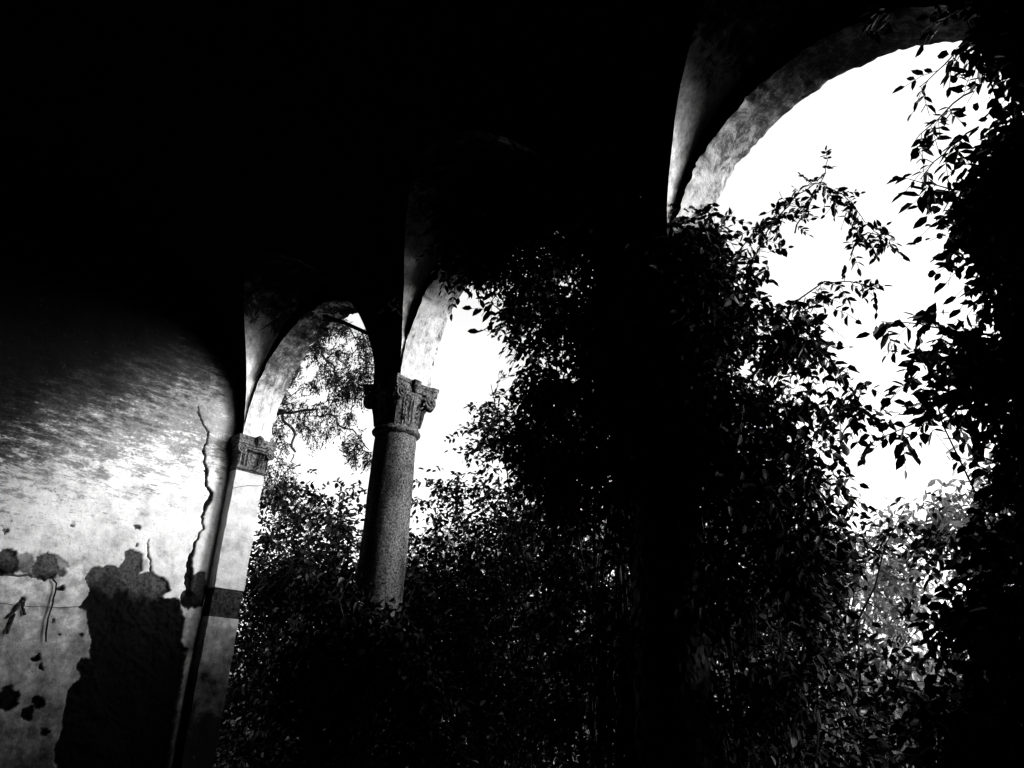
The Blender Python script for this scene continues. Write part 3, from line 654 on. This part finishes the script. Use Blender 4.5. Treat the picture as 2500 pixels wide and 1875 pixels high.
# fine leafed tree with spreading limbs seen through the first arch
def feathery():
    r = np.random.default_rng(41); y = 6.0; b = MB()
    def limb(pts, r0, r1):
        q = np.array([(x, y + dy, z) for x, z, dy in pts]); t = np.linspace(0, 1, len(q)); tt = np.linspace(0, 1, 5 * len(q))
        P = np.stack([np.interp(tt, t, q[:, i]) for i in range(3)], 1) + fbm(np.stack([tt * 9, 0 * tt + pts[0][0], 0 * tt], 1), 1, 3)[:, None] * np.array([.05, .05, .07])
        b.tube(P, np.linspace(r0, r1, len(P)), 6); return P
    limb([(-13.0, 0, .4), (-12.8, 4, .3), (-12.2, 7.5, .1), (-11.6, 9.0, 0)], .17, .09)
    limb([(-12.2, 7.5, .1), (-11.2, 9.0, 0), (-10.5, 9.1, 0), (-9.73, 8.85, 0), (-8.89, 8.1, 0), (-8.75, 7.5, 0)], .07, .03)
    limb([(-9.9, 8.9, 0), (-8.67, 8.72, .1), (-7.61, 8.35, .1), (-6.39, 7.66, .1), (-5.6, 7.0, .1)], .04, .012)
    limb([(-11.6, 9.0, 0), (-10.9, 9.7, .1), (-9.87, 9.3, .1), (-9.0, 9.5, .1)], .035, .01)
    limb([(-11.6, 9.0, 0), (-10.6, 10.4, -.1), (-9.3, 11.0, -.1), (-8.2, 10.4, 0), (-7.44, 9.6, 0), (-6.8, 8.95, 0)], .05, .02)
    limb([(-9.3, 11.0, -.1), (-8.3, 11.3, 0), (-7.2, 10.9, 0), (-6.2, 10.0, 0), (-5.7, 9.1, 0)], .035, .01)
    limb([(-8.75, 7.5, 0), (-8.9, 7.0, 0), (-8.6, 6.6, 0)], .02, .008)
    G = [[-8.21,10.4,.3,1],[-6.63,8.79,.42,1.2],[-7.28,9.3,.3,1.1],[-7.45,10.92,.28,.9],[-6.64,10.54,.25,.8],[-6.14,9.8,.3,.5],[-5.76,9.13,.25,.4],[-5.87,8.82,.2,.8],[-9.77,9.7,.2,.5],[-9.43,8.87,.35,.6],[-8.63,8.57,.3,.5],[-8.16,7.9,.2,.6],[-6.75,7.72,.3,.5],[-5.95,7.14,.25,.8],[-5.41,6.83,.2,.8],[-9.39,7.68,.25,.7],[-8.94,6.8,.25,.8],[-9.87,7.18,.3,.8],[-9.04,11.69,.2,.6],[-7.42,8.3,.3,.5],[-9.43,9.99,.15,.4],[-8.78,9.51,.12,.4],[-8.6,11.0,.35,.9],[-9.6,6.5,.3,.9],[-9.2,6.1,.35,1],[-8.2,11.4,.3,.9],[-10.6,9.4,.4,.7],[-10.7,8.2,.4,.7],[-10.2,10.8,.4,.7],[-11.6,10.2,.6,1],[-7.9,5.9,.3,.5]]
    C = []
    for x, z, rr, d_ in G:
        m = int(700 * rr * rr * d_ * 1.5) + 9; k = max(3, int(m / 14)); cc = r.normal(size=(k, 3)) * rr * .75 * np.array([1.25, 1, 1]) + np.array([x, y, z])
        C.append(cc[r.integers(0, k, m)] + r.normal(size=(m, 3)) * .085)
        for e in cc[:max(3, k // 4)]:
            t = np.linspace(0, 1, 4)[:, None]; a = np.array([x - rr * .5, y, z + rr * .3]); b.tube(a + (e - a) * t + np.cumsum(r.normal(size=(4, 3)) * .02, 0), np.linspace(.008, .003, 4), 4)
    C = np.vstack(C); n = len(C)
    V, F = compound(C, r.normal(size=(n, 3)) + np.array([.2, 0, -.6]), r.uniform(.16, .3, n), 11, .10, .034, r, .4)
    add_plant('feathery_tree', 'fine leafed tree with crooked limbs seen against the sky through the first arch', 'tree', (-13.0, y + .4, 0), V, F, M['leaf2'], b, None, 'crown', 'trunk')
feathery()
# dark wood farther off
for k, (x, y, h, wd) in enumerate([(-14, 14, 4.4, 5), (-8, 15, 4.8, 5), (-2.5, 14, 4.2, 4.5), (2.5, 15, 2.9, 4.5), (7, 14, 2.9, 4.5), (12, 13, 3.6, 5), (17, 12, 3.8, 6)]):
    r = np.random.default_rng(60 + k); a = np.linspace(0, math.pi, 13)
    poly = [[x + wd * .62 * math.cos(t) * r.uniform(.85, 1.1), 1.2 + (h - 1.2) * math.sin(t) ** .7 * r.uniform(.88, 1.05)] for t in a] + [[x - wd * .5, .05], [x + wd * .5, .05]]
    lab = ['leftmost', 'second from the left', 'third from the left', 'middle', 'fifth from the left', 'sixth from the left', 'rightmost'][k]
    shrub('garden_tree', lab + ' of the far trees closing the garden', 'tree', poly, y, 4, 1500, .28, .14, M['leaf3'], 70 + k, .5, .2, 5, 'far garden trees', 25, .08)
# --- single sprays that stand free against the sky
def spray(name, label, path, seed, ll=.07, lw=.032, step=.07, rl=.16, mat='leaf', cat='vine', nl=7, group=None):
    r = np.random.default_rng(seed); q = np.array(path, float); seg = np.r_[0, np.cumsum(np.linalg.norm(np.diff(q, axis=0), axis=1))]
    tt = np.linspace(0, seg[-1], max(8, int(seg[-1] / .05))); P = np.stack([np.interp(tt, seg, q[:, i]) for i in range(3)], 1)
    P += np.cumsum(r.normal(size=P.shape) * .006, 0); b = MB(); b.tube(P, np.linspace(.006, .0025, len(P)), 5)
    t2 = np.arange(step, seg[-1] + .01, step) ; B = np.stack([np.interp(t2, tt, P[:, i]) for i in range(3)], 1); n = len(B)
    ax = np.gradient(B, axis=0) if n > 1 else np.ones((n, 3)); ax /= np.linalg.norm(ax, axis=1)[:, None] + 1e-9
    dv = ax * .5 + r.normal(size=(n, 3)) * np.array([.8, .4, .8]) + np.array([0, 0, -.3]); L = r.uniform(.7, 1.2, n) * rl
    V, F = join([compound(B, dv, L, nl, ll, lw, r), rachis(B, dv, L)])
    add_plant(name, label, cat, tuple(q[0]), V, F, M[mat], b, group)
spray('vine_spray', 'arching vine spray reaching right across the third arch, longest of its clump', [(6.95, .2, 4.4), (7.15, .2, 4.62), (7.35, .22, 4.80), (7.52, .25, 4.83), (7.66, .28, 4.62), (7.72, .3, 4.45)], 101, .062, .032, .030, .13)
spray('vine_spray', 'upright thin vine spray with its tip highest against the white sky', [(7.3, .2, 4.55), (7.42, .2, 4.78), (7.5, .2, 4.9), (7.54, .2, 5.05)], 102, .045, .022, .05, .08)
spray('vine_spray', 'tufted vine spray drooping at the end of the arching stem', [(7.6, .3, 4.3), (7.66, .3, 4.42), (7.72, .3, 4.46), (7.79, .3, 4.40), (7.82, .3, 4.32)], 103, .07, .033, .03, .12)
spray('vine_spray', 'low vine spray poking out below the tufted one', [(7.2, .3, 4.1), (7.4, .3, 4.2), (7.58, .3, 4.12), (7.68, .3, 4.0)], 104, .06, .028, .04, .12)
spray('vine_spray', 'bushy vine spray pointing up and right from the shoulder of the black mass', [(6.8, .2, 4.5), (6.98, .2, 4.66), (7.12, .2, 4.74), (7.28, .2, 4.72)], 128, .065, .034, .03, .14)
spray('creeper_spray', 'creeper spray with five broad leaves sticking left from the right curtain', [(8.4, .1, 4.25), (8.2, .05, 4.40), (8.08, .0, 4.5)], 105, .10, .05, .07, .16)
spray('creeper_spray', 'middle creeper spray jutting left into the gap of sky', [(8.2, .1, 3.5), (7.95, .05, 3.62), (7.8, .0, 3.66)], 106, .10, .05, .06, .17)
spray('creeper_spray', 'lowest creeper spray with big leaves hanging over the pale trees', [(8.1, .1, 3.1), (7.85, .05, 3.05), (7.66, 0, 3.0)], 107, .10, .05, .05, .17)
for k, (x0, z0_) in enumerate([(8.55, 5.55), (8.38, 5.1), (8.28, 4.75), (8.25, 4.5)]):
    spray('creeper_spray', ['topmost', 'second highest', 'third highest', 'fourth highest'][k] + ' feathered creeper spray beside the crown of the third arch', [(x0 + .2, .0, z0_ + .15), (x0 + .05, -.05, z0_ + .05), (x0 - .12, -.1, z0_ - .12)], 110 + k, .085, .036, .06, .17)
spray('creeper_spray', 'creeper leaves hanging over the crown of the third arch', [(8.3, -.15, 6.0), (8.15, -.18, 5.75), (8.0, -.2, 5.5)], 120, .09, .04, .09, .17)
spray('vine_spray', 'vine spray hanging in front of the second arch near its soffit', [(4.2, -.1, 5.6), (4.25, -.12, 5.3), (4.3, -.1, 5.05)], 121, .09, .045, .07, .18)
spray('vine_spray', 'broad three leaved vine spray sticking out into the second arch', [(4.85, 0, 4.95), (4.68, 0, 4.86), (4.55, 0, 4.78)], 122, .13, .06, .09, .16, nl=5)
spray('vine_spray', 'lower vine spray sticking out into the second arch', [(4.95, 0, 4.6), (4.78, 0, 4.58), (4.62, 0, 4.55)], 123, .12, .055, .09, .16, nl=5)
spray('vine_spray', 'vine tuft dangling over the lit vault foot above the first column', [(3.4, -.2, 5.9), (3.45, -.22, 5.6), (3.5, -.2, 5.3), (3.6, -.2, 5.1)], 124, .085, .042, .06, .15)
spray('garden_spray', 'slim upright sprig standing right of the first column capital', [(3.2, 1.6, 4.6), (3.25, 1.6, 4.9), (3.28, 1.6, 5.1)], 125, .05, .022, .05, .1, 'leaf2', 'sprig')
spray('hanging_tendril', 'thin tendril with sparse leaves dangling in the first arch left of the column', [(.9, 1.2, 5.2), (.95, 1.2, 4.9), (.9, 1.2, 4.6), (.88, 1.2, 4.4)], 126, .07, .035, .11, .06, 'leaf', 'tendril', 3)
